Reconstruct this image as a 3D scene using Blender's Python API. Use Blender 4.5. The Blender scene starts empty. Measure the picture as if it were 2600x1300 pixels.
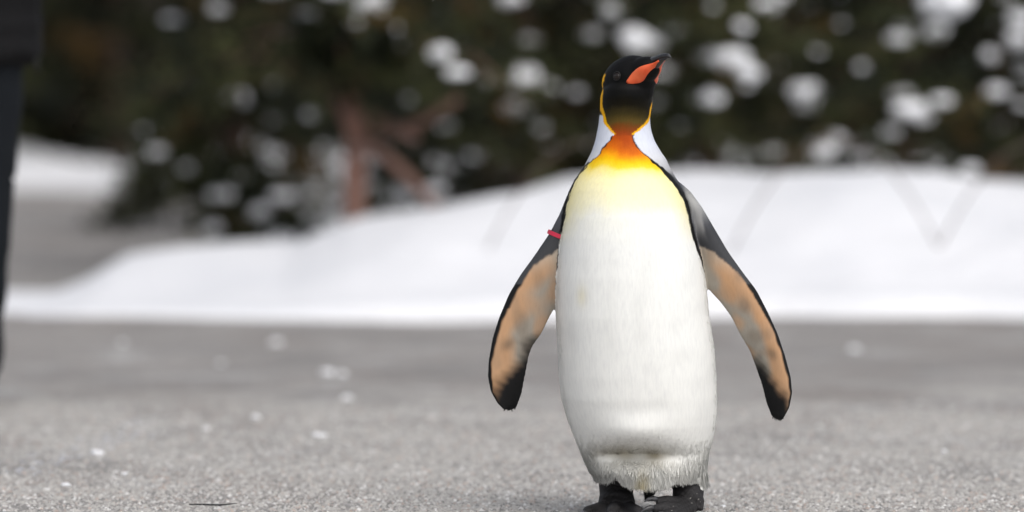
import bpy, bmesh, math, random
import numpy as np
from mathutils import Vector, Matrix, noise as mnoise
from mathutils.bvhtree import BVHTree
R = math.radians
random.seed(7); rng = np.random.default_rng(7)
scene = bpy.context.scene
C = scene.collection

# ------------------------------------------------------------------ camera, sky, sun, exposure
LENS, D, CAMH = 200.0, 10.86, 0.90
S = 36.0 / LENS * D / 2600.0                      # metres per photo pixel at the penguin's distance
cam = bpy.data.cameras.new('camera'); camo = bpy.data.objects.new('camera', cam); C.objects.link(camo)
cam.lens = LENS; cam.sensor_width = 36.0; cam.clip_end = 500; cam.clip_start = 0.1
camo.location = (0, -D, CAMH)
camo.rotation_euler = (R(90) - math.atan(537 / (LENS / 36 * 2600)), 0, 0)
cam.dof.use_dof = True; cam.dof.focus_distance = D - 0.09; cam.dof.aperture_fstop = 2.2
scene.camera = camo
SUN_EL, SUN_AZ = R(50), R(153)                    # azimuth clockwise from +Y: light from the right, camera side
w = bpy.data.worlds.new('World'); scene.world = w; w.use_nodes = True
nt = w.node_tree
sky = nt.nodes.new('ShaderNodeTexSky'); sky.sky_type = 'NISHITA'; sky.sun_disc = False
sky.sun_elevation = SUN_EL; sky.sun_rotation = SUN_AZ; sky.dust_density = 4.0; sky.air_density = 1.0
hs = nt.nodes.new('ShaderNodeHueSaturation'); hs.inputs['Saturation'].default_value = 0.35
nt.links.new(sky.outputs[0], hs.inputs['Color'])
bg = nt.nodes['Background']; bg.inputs[1].default_value = 0.15
nt.links.new(hs.outputs[0], bg.inputs[0])
sl = bpy.data.lights.new('sun', 'SUN'); sl.energy = 0.75; sl.angle = R(80); sl.color = (1.0, 0.965, 0.91)
so = bpy.data.objects.new('sun', sl); C.objects.link(so)
sd = Vector((math.sin(SUN_AZ) * math.cos(SUN_EL), math.cos(SUN_AZ) * math.cos(SUN_EL), math.sin(SUN_EL)))
so.rotation_euler = sd.to_track_quat('Z', 'Y').to_euler(); so.location = (6, -6, 12)
vs = scene.view_settings
vs.view_transform = 'Standard'; vs.look = 'None'; vs.gamma = 1.0; vs.use_curve_mapping = False; vs.exposure = 0.22
scene.cycles.use_denoising = True
scene.cycles.max_bounces = 6

# ------------------------------------------------------------------ helpers
def lin(r, g, b):
    f = lambda c: (c / 255 / 12.92) if c / 255 <= .04045 else ((c / 255 + .055) / 1.055) ** 2.4
    return np.array([f(r), f(g), f(b)])
def PX(px, d=D): return (px - 1300) * S * d / D           # photo pixel -> metres at distance d
def PZ(py, d=D): return CAMH - (py - 113) * S * d / D
def sm(a, b, x):
    t = np.clip((x - a) / (b - a), 0, 1); return t * t * (3 - 2 * t)
def tag(o, label=None, cat=None, group=None, kind=None):
    if label: o['label'] = label
    if cat: o['category'] = cat
    if group: o['group'] = group
    if kind: o['kind'] = kind
    return o
def empty(name, loc=(0, 0, 0), rz=0):
    o = bpy.data.objects.new(name, None); o.location = loc; o.rotation_euler = (0, 0, rz)
    o.empty_display_size = .1; C.objects.link(o); return o
def link(name, me, m=None, parent=None, smooth=True):
    if m is not None and not me.materials: me.materials.append(m)
    if smooth and len(me.polygons): me.polygons.foreach_set('use_smooth', [True] * len(me.polygons))
    o = bpy.data.objects.new(name, me); C.objects.link(o)
    if parent: o.parent = parent
    return o
class MB:
    def __init__(s): s.v = []; s.f = []
    def add(s, v, f):
        n = len(s.v); s.v += [tuple(p) for p in v]; s.f += [tuple(i + n for i in q) for q in f]
    def loft(s, rings):                                  # closed rings of equal length, capped
        n = len(rings[0]); v = [p for r in rings for p in r]; f = []
        for i in range(len(rings) - 1):
            for j in range(n):
                a, b = i * n + j, i * n + (j + 1) % n
                f.append((a, b, b + n, a + n))
        f.append(tuple(range(n - 1, -1, -1))); m = (len(rings) - 1) * n
        f.append(tuple(m + j for j in range(n)))
        s.add(v, f)
    def tube(s, pts, rad, n=8, flat=None):
        pts = [Vector(p) for p in pts]; rings = []
        ref = Vector((0, 0, 1))
        t0 = (pts[-1] - pts[0]).normalized()
        if abs(t0.dot(ref)) > .9: ref = Vector((0, 1, 0))
        for i, p in enumerate(pts):
            t = (pts[min(i + 1, len(pts) - 1)] - pts[max(i - 1, 0)]).normalized()
            a = t.cross(ref).normalized(); b = a.cross(t).normalized()
            ra, rb = rad[i] if isinstance(rad[i], tuple) else (rad[i], rad[i])
            rings.append([p + a * math.cos(k * 2 * math.pi / n) * ra + b * math.sin(k * 2 * math.pi / n) * rb for k in range(n)])
        s.loft(rings)
    def ell(s, c, rad, axes=None, nu=24, nv=14):
        c = Vector(c); A = axes or (Vector((1, 0, 0)), Vector((0, 1, 0)), Vector((0, 0, 1)))
        rings = []
        for i in range(nv + 1):
            th = math.pi * (i + .02) / (nv + .04)
            rings.append([c + A[0] * rad[0] * math.sin(th) * math.cos(k * 2 * math.pi / nu) + A[1] * rad[1] * math.sin(th) * math.sin(k * 2 * math.pi / nu)
                          + A[2] * rad[2] * math.cos(th) for k in range(nu)])
        s.loft(rings)
    def mesh(s, name='m'):
        me = bpy.data.meshes.new(name); me.from_pydata(s.v, [], s.f); me.update()
        bm = bmesh.new(); bm.from_mesh(me); bmesh.ops.recalc_face_normals(bm, faces=bm.faces); bm.to_mesh(me); bm.free()
        return me
    def build(s, name, m, parent=None, smooth=True): return link(name, s.mesh(name), m, parent, smooth)
def remesh(me, voxel, it=6, fac=.5):
    """fuse overlapping closed shapes into one continuous surface"""
    o = bpy.data.objects.new('tmp', me); C.objects.link(o)
    r = o.modifiers.new('r', 'REMESH'); r.mode = 'VOXEL'; r.voxel_size = voxel
    q = o.modifiers.new('s', 'SMOOTH'); q.factor = fac; q.iterations = it
    dg = bpy.context.evaluated_depsgraph_get(); dg.update()
    out = bpy.data.meshes.new_from_object(o.evaluated_get(dg))
    bpy.data.objects.remove(o); bpy.data.meshes.remove(me)
    out.materials.clear(); return out
def quads_np(name, v, f, col=None):
    me = bpy.data.meshes.new(name); v = np.asarray(v, np.float32); f = np.asarray(f, np.int32); k = f.shape[1]
    me.vertices.add(len(v)); me.vertices.foreach_set('co', v.ravel())
    me.loops.add(f.size); me.loops.foreach_set('vertex_index', f.ravel())
    me.polygons.add(len(f)); me.polygons.foreach_set('loop_start', np.arange(0, f.size, k, dtype=np.int32))
    me.update(calc_edges=True)
    if col is not None: setcol(me, col)
    return me
def setcol(me, col):
    a = me.color_attributes.new('pigment', 'FLOAT_COLOR', 'POINT')
    c = np.ones((len(me.vertices), 4), np.float32); c[:, :3] = col
    a.data.foreach_set('color', c.ravel())

# ------------------------------------------------------------------ materials
def mat(name, base=(.5, .5, .5), rough=.7, spec=.3, pigment=False, noise=None, bump=None, sheen=0, metallic=0, coat=0):
    """noise: (scale, (r,g,b) second colour, lo, hi, stretch) ; bump: (scale, strength, distance, stretch)"""
    m = bpy.data.materials.new(name); m.use_nodes = True; n = m.node_tree; L = n.links
    p = n.nodes['Principled BSDF']; p.inputs['Roughness'].default_value = rough
    p.inputs['Specular IOR Level'].default_value = spec; p.inputs['Metallic'].default_value = metallic
    p.inputs['Sheen Weight'].default_value = sheen; p.inputs['Coat Weight'].default_value = coat
    p.inputs['Base Color'].default_value = (*base, 1)
    tc = n.nodes.new('ShaderNodeTexCoord'); src = None
    def mapped(st):
        mp = n.nodes.new('ShaderNodeMapping'); mp.inputs['Scale'].default_value = st; L.new(tc.outputs['Object'], mp.inputs[0]); return mp.outputs[0]
    if pigment:
        at = n.nodes.new('ShaderNodeAttribute'); at.attribute_name = 'pigment'; src = at.outputs['Color']
    if noise:
        sc, c2, lo, hi, st = noise
        t = n.nodes.new('ShaderNodeTexNoise'); t.inputs['Scale'].default_value = sc; t.inputs['Detail'].default_value = 5; L.new(mapped(st), t.inputs[0])
        mr = n.nodes.new('ShaderNodeMapRange'); mr.inputs[1].default_value = lo; mr.inputs[2].default_value = hi; L.new(t.outputs[0], mr.inputs[0])
        mx = n.nodes.new('ShaderNodeMix'); mx.data_type = 'RGBA'; L.new(mr.outputs[0], mx.inputs[0])
        if pigment:
            mx.blend_type = 'MULTIPLY'; L.new(src, mx.inputs[6])
        else: mx.inputs[6].default_value = (*base, 1)
        mx.inputs[7].default_value = (*c2, 1); src = mx.outputs[2]
    if src is not None: L.new(src, p.inputs['Base Color'])
    if bump:
        prev = None
        for sc, stg, dist, st in (bump if isinstance(bump, list) else [bump]):
            t = n.nodes.new('ShaderNodeTexNoise'); t.inputs['Scale'].default_value = sc; t.inputs['Detail'].default_value = 4; L.new(mapped(st), t.inputs[0])
            b = n.nodes.new('ShaderNodeBump'); b.inputs['Strength'].default_value = stg; b.inputs['Distance'].default_value = dist
            L.new(t.outputs[0], b.inputs['Height'])
            if prev: L.new(prev, b.inputs['Normal'])
            prev = b.outputs[0]
        L.new(prev, p.inputs['Normal'])
    return m
I1 = (1, 1, 1)
M_snow = mat('snow', (.735, .74, .765), .6, .2, noise=(1.6, (.67, .68, .71), .45, .75, I1), bump=[(5, .5, .05, I1), (45, .5, .008, I1)])
M_snow2 = mat('snow_on_branches', (.86, .87, .90), .6, .25, bump=(30, .4, .01, I1))
M_plume = mat('plumage', rough=.62, spec=.14, pigment=True, sheen=.0, noise=(60, (.93, .93, .94), .42, .72, (4, 4, .8)),
              bump=[(150, .22, .002, (1.6, 1.6, .3)), (520, .14, .0008, (1, 1, .35))])
M_blade = mat('feather', rough=.75, spec=.15, pigment=True, sheen=.0)
_n = M_blade.node_tree; _p = _n.nodes['Principled BSDF']; _t = _n.nodes.new('ShaderNodeBsdfTranslucent'); _x = _n.nodes.new('ShaderNodeMixShader'); _x.inputs[0].default_value = .12
_n.links.new(_n.nodes['Attribute'].outputs['Color'], _t.inputs[0]); _n.links.new(_p.outputs[0], _x.inputs[1]); _n.links.new(_t.outputs[0], _x.inputs[2]); _n.links.new(_x.outputs[0], _n.nodes['Material Output'].inputs[0])
M_bill = mat('bill', (.012, .012, .014), .28, .5, bump=(90, .25, .001, (1, 1, 1)), noise=(60, (.05, .05, .055), .5, .8, I1))
M_plate = mat('bill_plate', (.66, .085, .028), .4, .35, noise=(45, (.72, .14, .05), .4, .7, I1))
M_eye = mat('eye', (.012, .007, .005), .2, .4)
M_lid = mat('eyelid', (.012, .011, .011), .6, .3)
M_claw = mat('claw', (.035, .035, .038), .35, .5, noise=(120, (.10, .10, .11), .4, .7, I1))
M_band = mat('band', (.55, .02, .06), .4, .5)
M_leaf = mat('foliage', rough=.6, spec=.2, pigment=True)
M_bark = mat('bark', (.075, .048, .038), .9, .15, noise=(18, (.16, .10, .08), .4, .7, (1, 1, .3)), bump=(40, .8, .01, (1, 1, .25)))
M_barkp = mat('bark_pinkish', (.25, .135, .105), .9, .15, noise=(18, (.32, .19, .15), .4, .7, (1, 1, .3)), bump=(40, .8, .01, (1, 1, .25)))
M_barkd = mat('bark_reddish', (.19, .112, .09), .9, .15, noise=(18, (.26, .16, .13), .4, .7, (1, 1, .3)), bump=(40, .8, .01, (1, 1, .25)))
M_hoop = mat('hoop', (.11, .08, .07), .6, .3, noise=(20, (.15, .115, .10), .4, .7, I1))

# ------------------------------------------------------------------ the setting
def axis(lo, hi, d0, d1, step, grow=1.35):
    a = list(np.arange(d0, d1 + 1e-6, step)); s = step
    while a[-1] < hi: s *= grow; a.append(min(hi, a[-1] + s))
    s = step
    while a[0] > lo: s *= grow; a.insert(0, max(lo, a[0] - s))
    return np.array(a)
def grid(name, xs, ys, zf, m, col=None):
    X, Y = np.meshgrid(xs, ys); Z = zf(X, Y); nx, ny = len(xs), len(ys)
    i = np.arange(nx * ny).reshape(ny, nx)
    f = np.stack([i[:-1, :-1], i[:-1, 1:], i[1:, 1:], i[1:, :-1]], -1).reshape(-1, 4)
    me = quads_np(name, np.stack([X, Y, Z], -1).reshape(-1, 3), f); return link(name, me, m)
def wave(X, Y, comps):
    z = 0
    for a, kx, ky, ph in comps: z = z + a * np.sin(kx * X + ky * Y + ph)
    return z
rw = random.Random(3)
COMP = [(.0022 * rw.uniform(.5, 1), rw.uniform(-3, 3), rw.uniform(-3.5, 3.5), rw.uniform(0, 6.3)) for _ in range(9)]
def ground_z(X, Y):
    z = wave(X, Y, COMP) * sm(1.0, 2.2, np.abs(Y - .0) + .6 * np.abs(X - .24))      # level under the penguin
    edge = 4.05 + .18 * np.sin(1.7 * X + 1) + .1 * np.sin(4 * X)
    z = z - .030 * sm(0, .10, Y - edge) * sm(-.2, -1.0, X) * sm(7.0, 5.0, Y)        # broken lip in the paving
    return z
m = bpy.data.materials.new('asphalt'); m.use_nodes = True; n = m.node_tree; L = n.links; p = n.nodes['Principled BSDF']
tc = n.nodes.new('ShaderNodeTexCoord')
def nz(scale, st=(1, 1, 1), det=4, rough=.55):
    mp = n.nodes.new('ShaderNodeMapping'); mp.inputs['Scale'].default_value = st; L.new(tc.outputs['Object'], mp.inputs[0])
    t = n.nodes.new('ShaderNodeTexNoise'); t.inputs['Scale'].default_value = scale; t.inputs['Detail'].default_value = det; t.inputs['Roughness'].default_value = rough
    L.new(mp.outputs[0], t.inputs[0]); return t.outputs[0]
def mrange(src, a, b, lo=0, hi=1):
    r = n.nodes.new('ShaderNodeMapRange'); r.inputs[1].default_value = a; r.inputs[2].default_value = b; r.inputs[3].default_value = lo; r.inputs[4].default_value = hi
    L.new(src, r.inputs[0]); return r.outputs[0]
def mixc(fac, a, b, mode='MIX'):
    x = n.nodes.new('ShaderNodeMix'); x.data_type = 'RGBA'; x.blend_type = mode
    for k, v in ((0, fac), (6, a), (7, b)):
        if isinstance(v, (tuple, float, int)): x.inputs[k].default_value = v if k == 0 else (*v, 1)
        else: L.new(v, x.inputs[k])
    return x.outputs[2]
def mth(op, a, b):
    x = n.nodes.new('ShaderNodeMath'); x.operation = op
    for k, v in ((0, a), (1, b)):
        if isinstance(v, (float, int)): x.inputs[k].default_value = v
        else: L.new(v, x.inputs[k])
    return x.outputs[0]
sep = n.nodes.new('ShaderNodeSeparateXYZ'); L.new(tc.outputs['Object'], sep.inputs[0])
big = nz(.9, (1, .35, 1), 3); mid = nz(2.4, (1, .6, 1), 5)
damp = mrange(mth('ADD', sep.outputs['Y'], mth('MULTIPLY', big, 3.0)), 4.6, 6.2)
c = mixc(damp, (.54, .52, .49), (.35, .33, .315))
c = mixc(mrange(mid, .46, .62, 0, .75), c, (.20, .193, .19))
c = mixc(mrange(nz(1.7, (1, .5, 1), 4), .52, .64, 0, .8), c, (.26, .225, .205))
c = mixc(mrange(nz(3.2, (1, .7, 1), 4), .56, .68, 0, .8), c, (.56, .555, .55))
c = mixc(mrange(nz(22, (1, .5, 1), 4, .65), .35, .65, .45, 0), c, (.20, .19, .185))
sp = nz(95, I1, 3, .6)
c = mixc(mrange(sp, .34, .62, .8, 0), c, (.16, .155, .15))
c = mixc(mrange(nz(140, I1, 2), .60, .72, 0, .75), c, (.62, .60, .58))
c = mixc(mrange(nz(70, I1, 2), .63, .72, 0, .6), c, (.44, .32, .26))
L.new(c, p.inputs['Base Color']); p.inputs['Roughness'].default_value = .8; p.inputs['Specular IOR Level'].default_value = .3
bp = n.nodes.new('ShaderNodeBump'); bp.inputs['Strength'].default_value = .7; bp.inputs['Distance'].default_value = .006; L.new(nz(85, I1, 4, .65), bp.inputs['Height']); L.new(bp.outputs[0], p.inputs['Normal'])
M_asph = m
tag(grid('pavement', axis(-120, 120, -2.4, 2.6, .03), axis(-30, 160, -.9, 8.2, .03), ground_z, M_asph), kind='structure')

# low snow bank ploughed up beside the pavement
TOPX = [PX(v, 20) for v in (-2200, -600, 120, 200, 300, 420, 740, 790, 890, 1000, 1200, 1450, 1800, 2200, 2600, 3000, 5200)]
TOPH = [.015, .015, .022, .065, .145, .165, .17, .205, .262, .295, .345, .415, .425, .43, .405, .38, .35]
def bank_z(X, Y):
    H = np.interp(X, TOPX, TOPH)
    yf = 7.72 + .05 * np.sin(1.3 * X + .4) + .04 * np.sin(3.1 * X) + .02 * np.sin(9 * X + 1) + np.where(X > 1.2, (X - 1.2) * .09, 0)
    t = Y - yf
    back = np.interp(X, [PX(-2200, 20), PX(150, 20), PX(420, 20), PX(1000, 20), 40], [1.5, 1.7, 2.4, 30, 30])      # the strip is narrow at its left end
    prof = .16 * sm(0, .06, t) + .84 * sm(.0, 1.75, t) ** .8
    z = H * prof - .55 * H * sm(2.0, 3.6, t)
    z = z + (.015 * np.sin(3.3 * X + 1.1 * Y) + .012 * np.sin(5.1 * X - 2.7 * Y + 1) + .008 * np.sin(11 * X + 7 * Y)) * sm(.15, .8, t) * np.clip(H / .3, .15, 1)
    z = np.where(t < 0, -.03, z)
    z = np.where(t > back, z * sm(.7, 0, t - back) - .04 * sm(.2, .7, t - back), z)
    return z + .002
tag(grid('snow_bank', axis(-30, 45, -2.6, 3.2, .035), axis(7.3, 34, 7.4, 10.4, .03, 1.2), bank_z, M_snow), kind='structure')
def far_bank_z(X, Y):
    t = Y - (24.3 + .3 * np.sin(.9 * X) + .15 * np.sin(2.3 * X + 2))
    z = (.27 + .07 * np.sin(1.1 * X + .8) + .05 * np.sin(2.9 * X)) * sm(0, 1.6, t) + .03 * np.sin(4 * X + 3 * Y) * sm(.3, 1, t)
    return np.where(t < 0, -.05, z)
tag(grid('far_snow_bank', axis(-60, 60, -8, 6, .12), axis(23.5, 46, 23.8, 27, .1, 1.25), far_bank_z, M_snow), kind='structure')
M_hill = mat('hill_litter', (.045, .034, .028), .95, .1, noise=(1.2, (.10, .085, .075), .5, .75, I1), bump=(3, .6, .1, I1))
def hill_z(X, Y): return -.3 + 9 * sm(44, 85, Y) + .4 * np.sin(.35 * X + .2 * Y) * sm(44, 60, Y)
tag(grid('hillside', np.linspace(-150, 150, 90), np.linspace(42, 150, 60), hill_z, M_hill), kind='structure')

# ------------------------------------------------------------------ the penguin
wl_p = [(345, 1553), (352, 1551), (365, 1540), (388, 1524), (405, 1507), (418, 1492), (428, 1483), (445, 1470), (465, 1458), (488, 1448), (520, 1438), (572, 1430), (605, 1423), (647, 1416), (700, 1412), (760, 1405), (800, 1395), (1300, 1395)]
wr_p = [(345, 1604), (355, 1605), (372, 1614), (396, 1640), (411, 1655), (426, 1673), (452, 1696), (481, 1718), (510, 1735), (550, 1746), (589, 1754), (628, 1767), (664, 1781), (700, 1790), (732, 1797), (771, 1812), (800, 1840), (1300, 1840)]
def poly(p, y): a = np.array(p, float); return np.interp(y, a[:, 0], a[:, 1])
# outline rows: py, left px, right px, front depth, back depth
ROWS = [(1238, 1590, 1700, .075, .06), (1232, 1565, 1742, .095, .08), (1225, 1540, 1762, .108, .09), (1210, 1512, 1783, .117, .12), (1180, 1491, 1795, .122, .135), (1147, 1474, 1802, .126, .142), (1112, 1459, 1812, .136, .147), (1075, 1444, 1819, .146, .15),
        (1050, 1436, 1821, .151, .151), (1009, 1425, 1821, .156, .151), (950, 1419, 1819, .160, .150), (880, 1416, 1814, .162, .148), (800, 1411, 1801, .162, .143), (755, 1411, 1797, .160, .139),
        (700, 1412, 1789, .157, .134), (650, 1416, 1780, .152, .128), (600, 1421, 1768, .146, .122), (550, 1429, 1755, .137, .115), (510, 1438, 1744, .127, .107), (480, 1447, 1733, .118, .100),
        (460, 1457, 1722, .110, .094), (442, 1469, 1710, .101, .089), (425, 1481, 1701, .092, .083), (403, 1493, 1691, .081, .077), (385, 1502, 1678, .073, .071), (358, 1511, 1662, .063, .064),
        (334, 1516, 1654, .057, .059), (318, 1519, 1651, .054, .057), (300, 1521, 1650, .053, .056), (284, 1523, 1652, .054, .055), (268, 1523, 1655, .055, .055), (245, 1524, 1656, .061, .052), (225, 1530, 1654, .060, .045), (208, 1545, 1642, .05, .03)]
YN = lambda py: float(np.interp(py, [200, 300, 420, 600, 1000, 1240], [-.022, -.012, .0, .0, .0, .01]))
bod = MB(); NR = 72; rings = []
rows = np.array(ROWS)
for py in np.arange(1238, 207, -6.0):
    xl, xr, bf, bb = [float(np.interp(py, rows[::-1, 0], rows[::-1, k])) for k in (1, 2, 3, 4)]
    cx, a = PX((xl + xr) / 2), (xr - xl) / 2 * S; cy = YN(py); ring = []
    for k in range(NR):
        th = 2 * math.pi * k / NR; e = 2 / 2.15
        cs, sn = math.cos(th), math.sin(th)
        x = a * math.copysign(abs(cs) ** e, cs); y = (bb if sn > 0 else bf) * math.copysign(abs(sn) ** e, sn)
        if sn < 0:      # folded skin low on the belly, brood pouch
            pxx = 1300 + (cx + x) / S
            wx = math.exp(-((pxx - 1608) / 88) ** 2) * (-sn) ** .5
            y += wx * (.040 * math.exp(-((py - 1150) / (26 if py < 1150 else 20)) ** 2) - .014 * math.exp(-((py - 1085) / 36) ** 2))
        ring.append((cx + x, cy + y, PZ(py)))
    rings.append(ring)
bod.loft(rings)
HC = Vector((PX(1592), -.022, PZ(204)))                                  # head centre
hd = Vector((.62, -.70, .36)).normalized()                               # where the bill points
hr = hd.cross(Vector((0, 0, 1))).normalized(); 
if hr.y > 0: hr = -hr                                                    # the cheek turned to the camera
hu = hr.cross(hd).normalized()
if hu.z < 0: hu = -hu
bod.ell(HC + Vector((.0042, 0, 0)), (.062, .0465, .046), (hd, hr, hu))
bod.ell(HC + hd * .040 + hu * .001, (.050, .029, .027), (hd, hr, hu))
bod.ell((PX(1620), -.035, PZ(226)), (.030, .034, .034))
# thighs in the feather trousers, legs, feet
bod.ell((PX(1566), .0, PZ(1183)), (.042, .055, .036)); bod.ell((PX(1753), -.005, PZ(1190)), (.031, .055, .048))
def capsule(pts, rad, n=14): bod.tube(pts, rad, n)
lx = 1565
capsule([(PX(lx), .02, PZ(1185)), (PX(lx), .015, PZ(1228)), (PX(lx + 1), .01, PZ(1258)), (PX(lx + 2), .0, PZ(1278)), (PX(lx), -.01, .016)], [.036, .0335, .0325, .036, .034], 18)
toes = []
for dx, tx, ty in ((-.025, -.062, -.105), (0, -.012, -.130), (.022, .045, -.105)):
    a = Vector((PX(lx) + dx, -.012, .013)); b = Vector((PX(lx) + tx, ty, .009))
    mdl = a.lerp(b, .5) + Vector((0, 0, .003)); q3 = a.lerp(b, .8) + Vector((0, 0, .004))
    capsule([a, mdl, q3, b], [.016, .0125, .0115, .008], 12); toes.append((b, (b - a).normalized()))
wb = [Vector((PX(lx) + x, y, z)) for x, y, z in ((-.025, -.01, .02), (.022, -.01, .02), (.040, -.085, .008), (-.012, -.100, .008), (-.052, -.085, .008))]
bod.add([v + Vector((0, 0, .004)) for v in wb] + [v - Vector((0, 0, .005)) for v in wb], [(0, 1, 2, 3, 4), (9, 8, 7, 6, 5)] + [(i, i + 5, (i + 1) % 5 + 5, (i + 1) % 5) for i in range(5)])
# the other foot is swung inward, heel out, toes crossing in front of the tail
capsule([(PX(1752), .0, PZ(1195)), (PX(1750), -.012, PZ(1228)), (PX(1747), -.03, PZ(1250)), (PX(1744), -.045, PZ(1272)), (PX(1738), -.05, PZ(1284))], [.032, .030, .030, .029, .022], 18)
capsule([(PX(1764), -.03, PZ(1250)), (PX(1772), -.045, PZ(1268)), (PX(1769), -.05, PZ(1291))], [.010, .0125, .012], 12)
for pts, rad in (([(1752, -.05, 1276), (1718, -.072, 1272), (1690, -.082, 1266), (1664, -.088, 1264)], [.017, .0135, .012, .0075]),
                 ([(1752, -.055, 1286), (1715, -.085, 1285), (1682, -.10, 1282), (1655, -.108, 1284)], [.017, .0145, .0135, .008]),
                 ([(1752, -.055, 1291), (1725, -.085, 1295), (1700, -.112, 1297), (1680, -.125, 1298)], [.014, .0135, .012, .008])):
    P = [Vector((PX(a), b, PZ(c_))) for a, b, c_ in pts]; capsule(P, rad, 12); toes.append((P[-1], (P[-1] - P[-2]).normalized()))
# tail
bod.tube([(PX(1655), .10, PZ(1190)), (PX(1660), .125, PZ(1232)), (PX(1656), .15, PZ(1262)), (PX(1650), .165, PZ(1290))], [(.045, .03), (.026, .016), (.014, .009), (.007, .005)], 16)
# flippers: outer (leading) and inner (trailing) edge pairs in photo pixels, pulled back into the shoulder at the root
FL_o = [(452, 1462), (480, 1447), (510, 1434), (540, 1422), (590, 1396), (649, 1356), (695, 1322), (745, 1292), (804, 1267), (858, 1250), (917, 1240), (955, 1238.5), (992, 1246), (1022, 1263), (1040, 1281)]
FL_i = [(452, 1500), (480, 1500), (510, 1500), (600, 1490), (660, 1475), (720, 1445), (781, 1410), (808, 1394), (846, 1376), (879, 1352), (904, 1343), (955, 1334), (997, 1326), (1034, 1313), (1042, 1301)]
FR_o = [(462, 1725), (485, 1752), (523, 1781), (581, 1815), (639, 1849), (692, 1887), (735, 1920), (793, 1950), (846, 1974), (903, 1993), (956, 2007), (995, 2010.5), (1033, 2003), (1055, 1991), (1066, 1983)]
FR_i = [(462, 1690), (485, 1695), (523, 1705), (600, 1735), (660, 1765), (730, 1794), (764, 1826), (802, 1855), (850, 1879), (889, 1903), (927, 1917), (970, 1932), (1023, 1946), (1055, 1958), (1066, 1968)]
def flipper(o, i, sgn):
    n_ = 56; rr = []
    so_ = np.linspace(0, len(o) - 1, n_)
    O = np.stack([np.interp(so_, range(len(o)), [p_[k] for p_ in o]) for k in (1, 0)], 1)
    I = np.stack([np.interp(so_, range(len(i)), [p_[k] for p_ in i]) for k in (1, 0)], 1)
    for k in range(n_):
        u = k / (n_ - 1)
        a = Vector((PX(O[k, 0]), 0, PZ(O[k, 1]))); b = Vector((PX(I[k, 0]), 0, PZ(I[k, 1])))
        yc = .012 - .05 * math.sin(u * math.pi * .55) + .015 * u
        th = .017 * (1 - u) ** .7 + .0062
        if u > .93: th *= max(.35, 1 - (u - .93) * 7)
        cen, half = (a + b) / 2, (b - a) / 2; ring = []
        for j in range(28):
            t = 2 * math.pi * j / 28; cs, sn = math.cos(t), math.sin(t)
            thick = th * (1 - .45 * cs)                    # thicker leading edge
            lead = .018 * (cs) * (u)                       # trailing edge swings back a little
            ring.append(cen + half * cs + Vector((0, yc + sn * thick + lead, 0)))
        rr.append(ring)
    bod.loft(rr)
flipper(FL_o, FL_i, -1); flipper(FR_o, FR_i, 1)
bme = remesh(bod.mesh(), .0023, 7, .5)
nv = len(bme.vertices); co = np.empty(nv * 3, np.float32); bme.vertices.foreach_get('co', co); co = co.reshape(-1, 3).astype(float)
no = np.empty(nv * 3, np.float32); bme.vertices.foreach_get('normal', no); no = no.reshape(-1, 3)
px = 1300 + co[:, 0] / S; py = 113 + (CAMH - co[:, 2]) / S; yy = co[:, 1]
# little raggedness so that colour borders look like plumage
def vnoise(f, k):
    rs = np.random.default_rng(k); z = np.zeros(nv)
    for _ in range(7):
        kx = rs.normal(size=3) * f; z += np.sin(co @ kx + rs.uniform(0, 6.3))
    return z / 2.6
j1 = vnoise(180, 1); j2 = vnoise(420, 2); big1 = vnoise(35, 3); big2 = vnoise(60, 4)
pxj = px + j1 * 1.0 + j2 * .8; pyj = py + j2 * 1.2 + vnoise(250, 5) * 1.2
def mixa(A, B, f): return A + (np.asarray(B) - A) * f[:, None]
def ramp(x, stops):
    xs = [s_[0] for s_ in stops]; return np.stack([np.interp(x, xs, [s_[1][k] for s_ in stops]) for k in range(3)], 1)
A_ = .97
GREY = lin(98, 101, 108) * .9
col = np.tile(GREY, (nv, 1)) * (1 + .18 * big1[:, None])
white = ramp(pyj + 10 * big1 * (pyj < 560), [(312, lin(110, 62, 12)), (325, lin(132, 54, 4)), (345, lin(176, 72, 0)), (365, lin(214, 106, 0)), (383, lin(246, 160, 0)), (400, lin(255, 196, 6)), (418, lin(254, 212, 50)), (434, lin(251, 229, 142)), (462, lin(247, 238, 186)),
                       (515, lin(243, 239, 208)), (545, lin(239, 239, 230)), (620, lin(238, 239, 236)), (1300, lin(238, 238, 234))]) * A_
wl, wr = poly(wl_p, pyj), poly(wr_p, pyj)
edge = np.minimum(pxj - wl, wr - pxj)
cream = np.clip(1 - edge / 40, 0, 1) * sm(640, 520, py) * sm(430, 470, py)
white = mixa(white, lin(244, 232, 170) * A_, cream * .7)
white *= (1 - .035 * np.clip(big2, 0, 2) * sm(560, 640, py))[:, None]
# stains on the belly, and painted shade in the belly fold
st = np.exp(-(((px - 1475) / 13) ** 2 + ((py - 745) / 26) ** 2)); white = mixa(white, lin(226, 219, 190), st * .6)
st = np.exp(-(((px - 1608) / 95) ** 4 + ((py - 1146) / 19) ** 2)); white = mixa(white, lin(160, 152, 132), np.clip(st * (.8 + .2 * big2), 0, 1))  # shade under the belly's overhang, painted grey-brown into the fold
st = np.exp(-(((px - 1628) / 17) ** 2 + ((py - 1208) / 24) ** 2)); white = mixa(white, lin(205, 188, 130), st * .6)
front = sm(.035, .02, yy + .004 * j1)
bandL = np.interp(py, [345, 400, 430, 480, 560, 640, 700], [3.5, 4, 9, 13, 10, 6, 3]); bandR = np.interp(py, [345, 400, 420, 450, 520, 600, 680, 720], [4, 5, 12, 20, 17, 8, 5, 3])
insideL = sm(-1.2, 1.2, pxj - wl); insideR = sm(-1.2, 1.2, wr - pxj)
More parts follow.
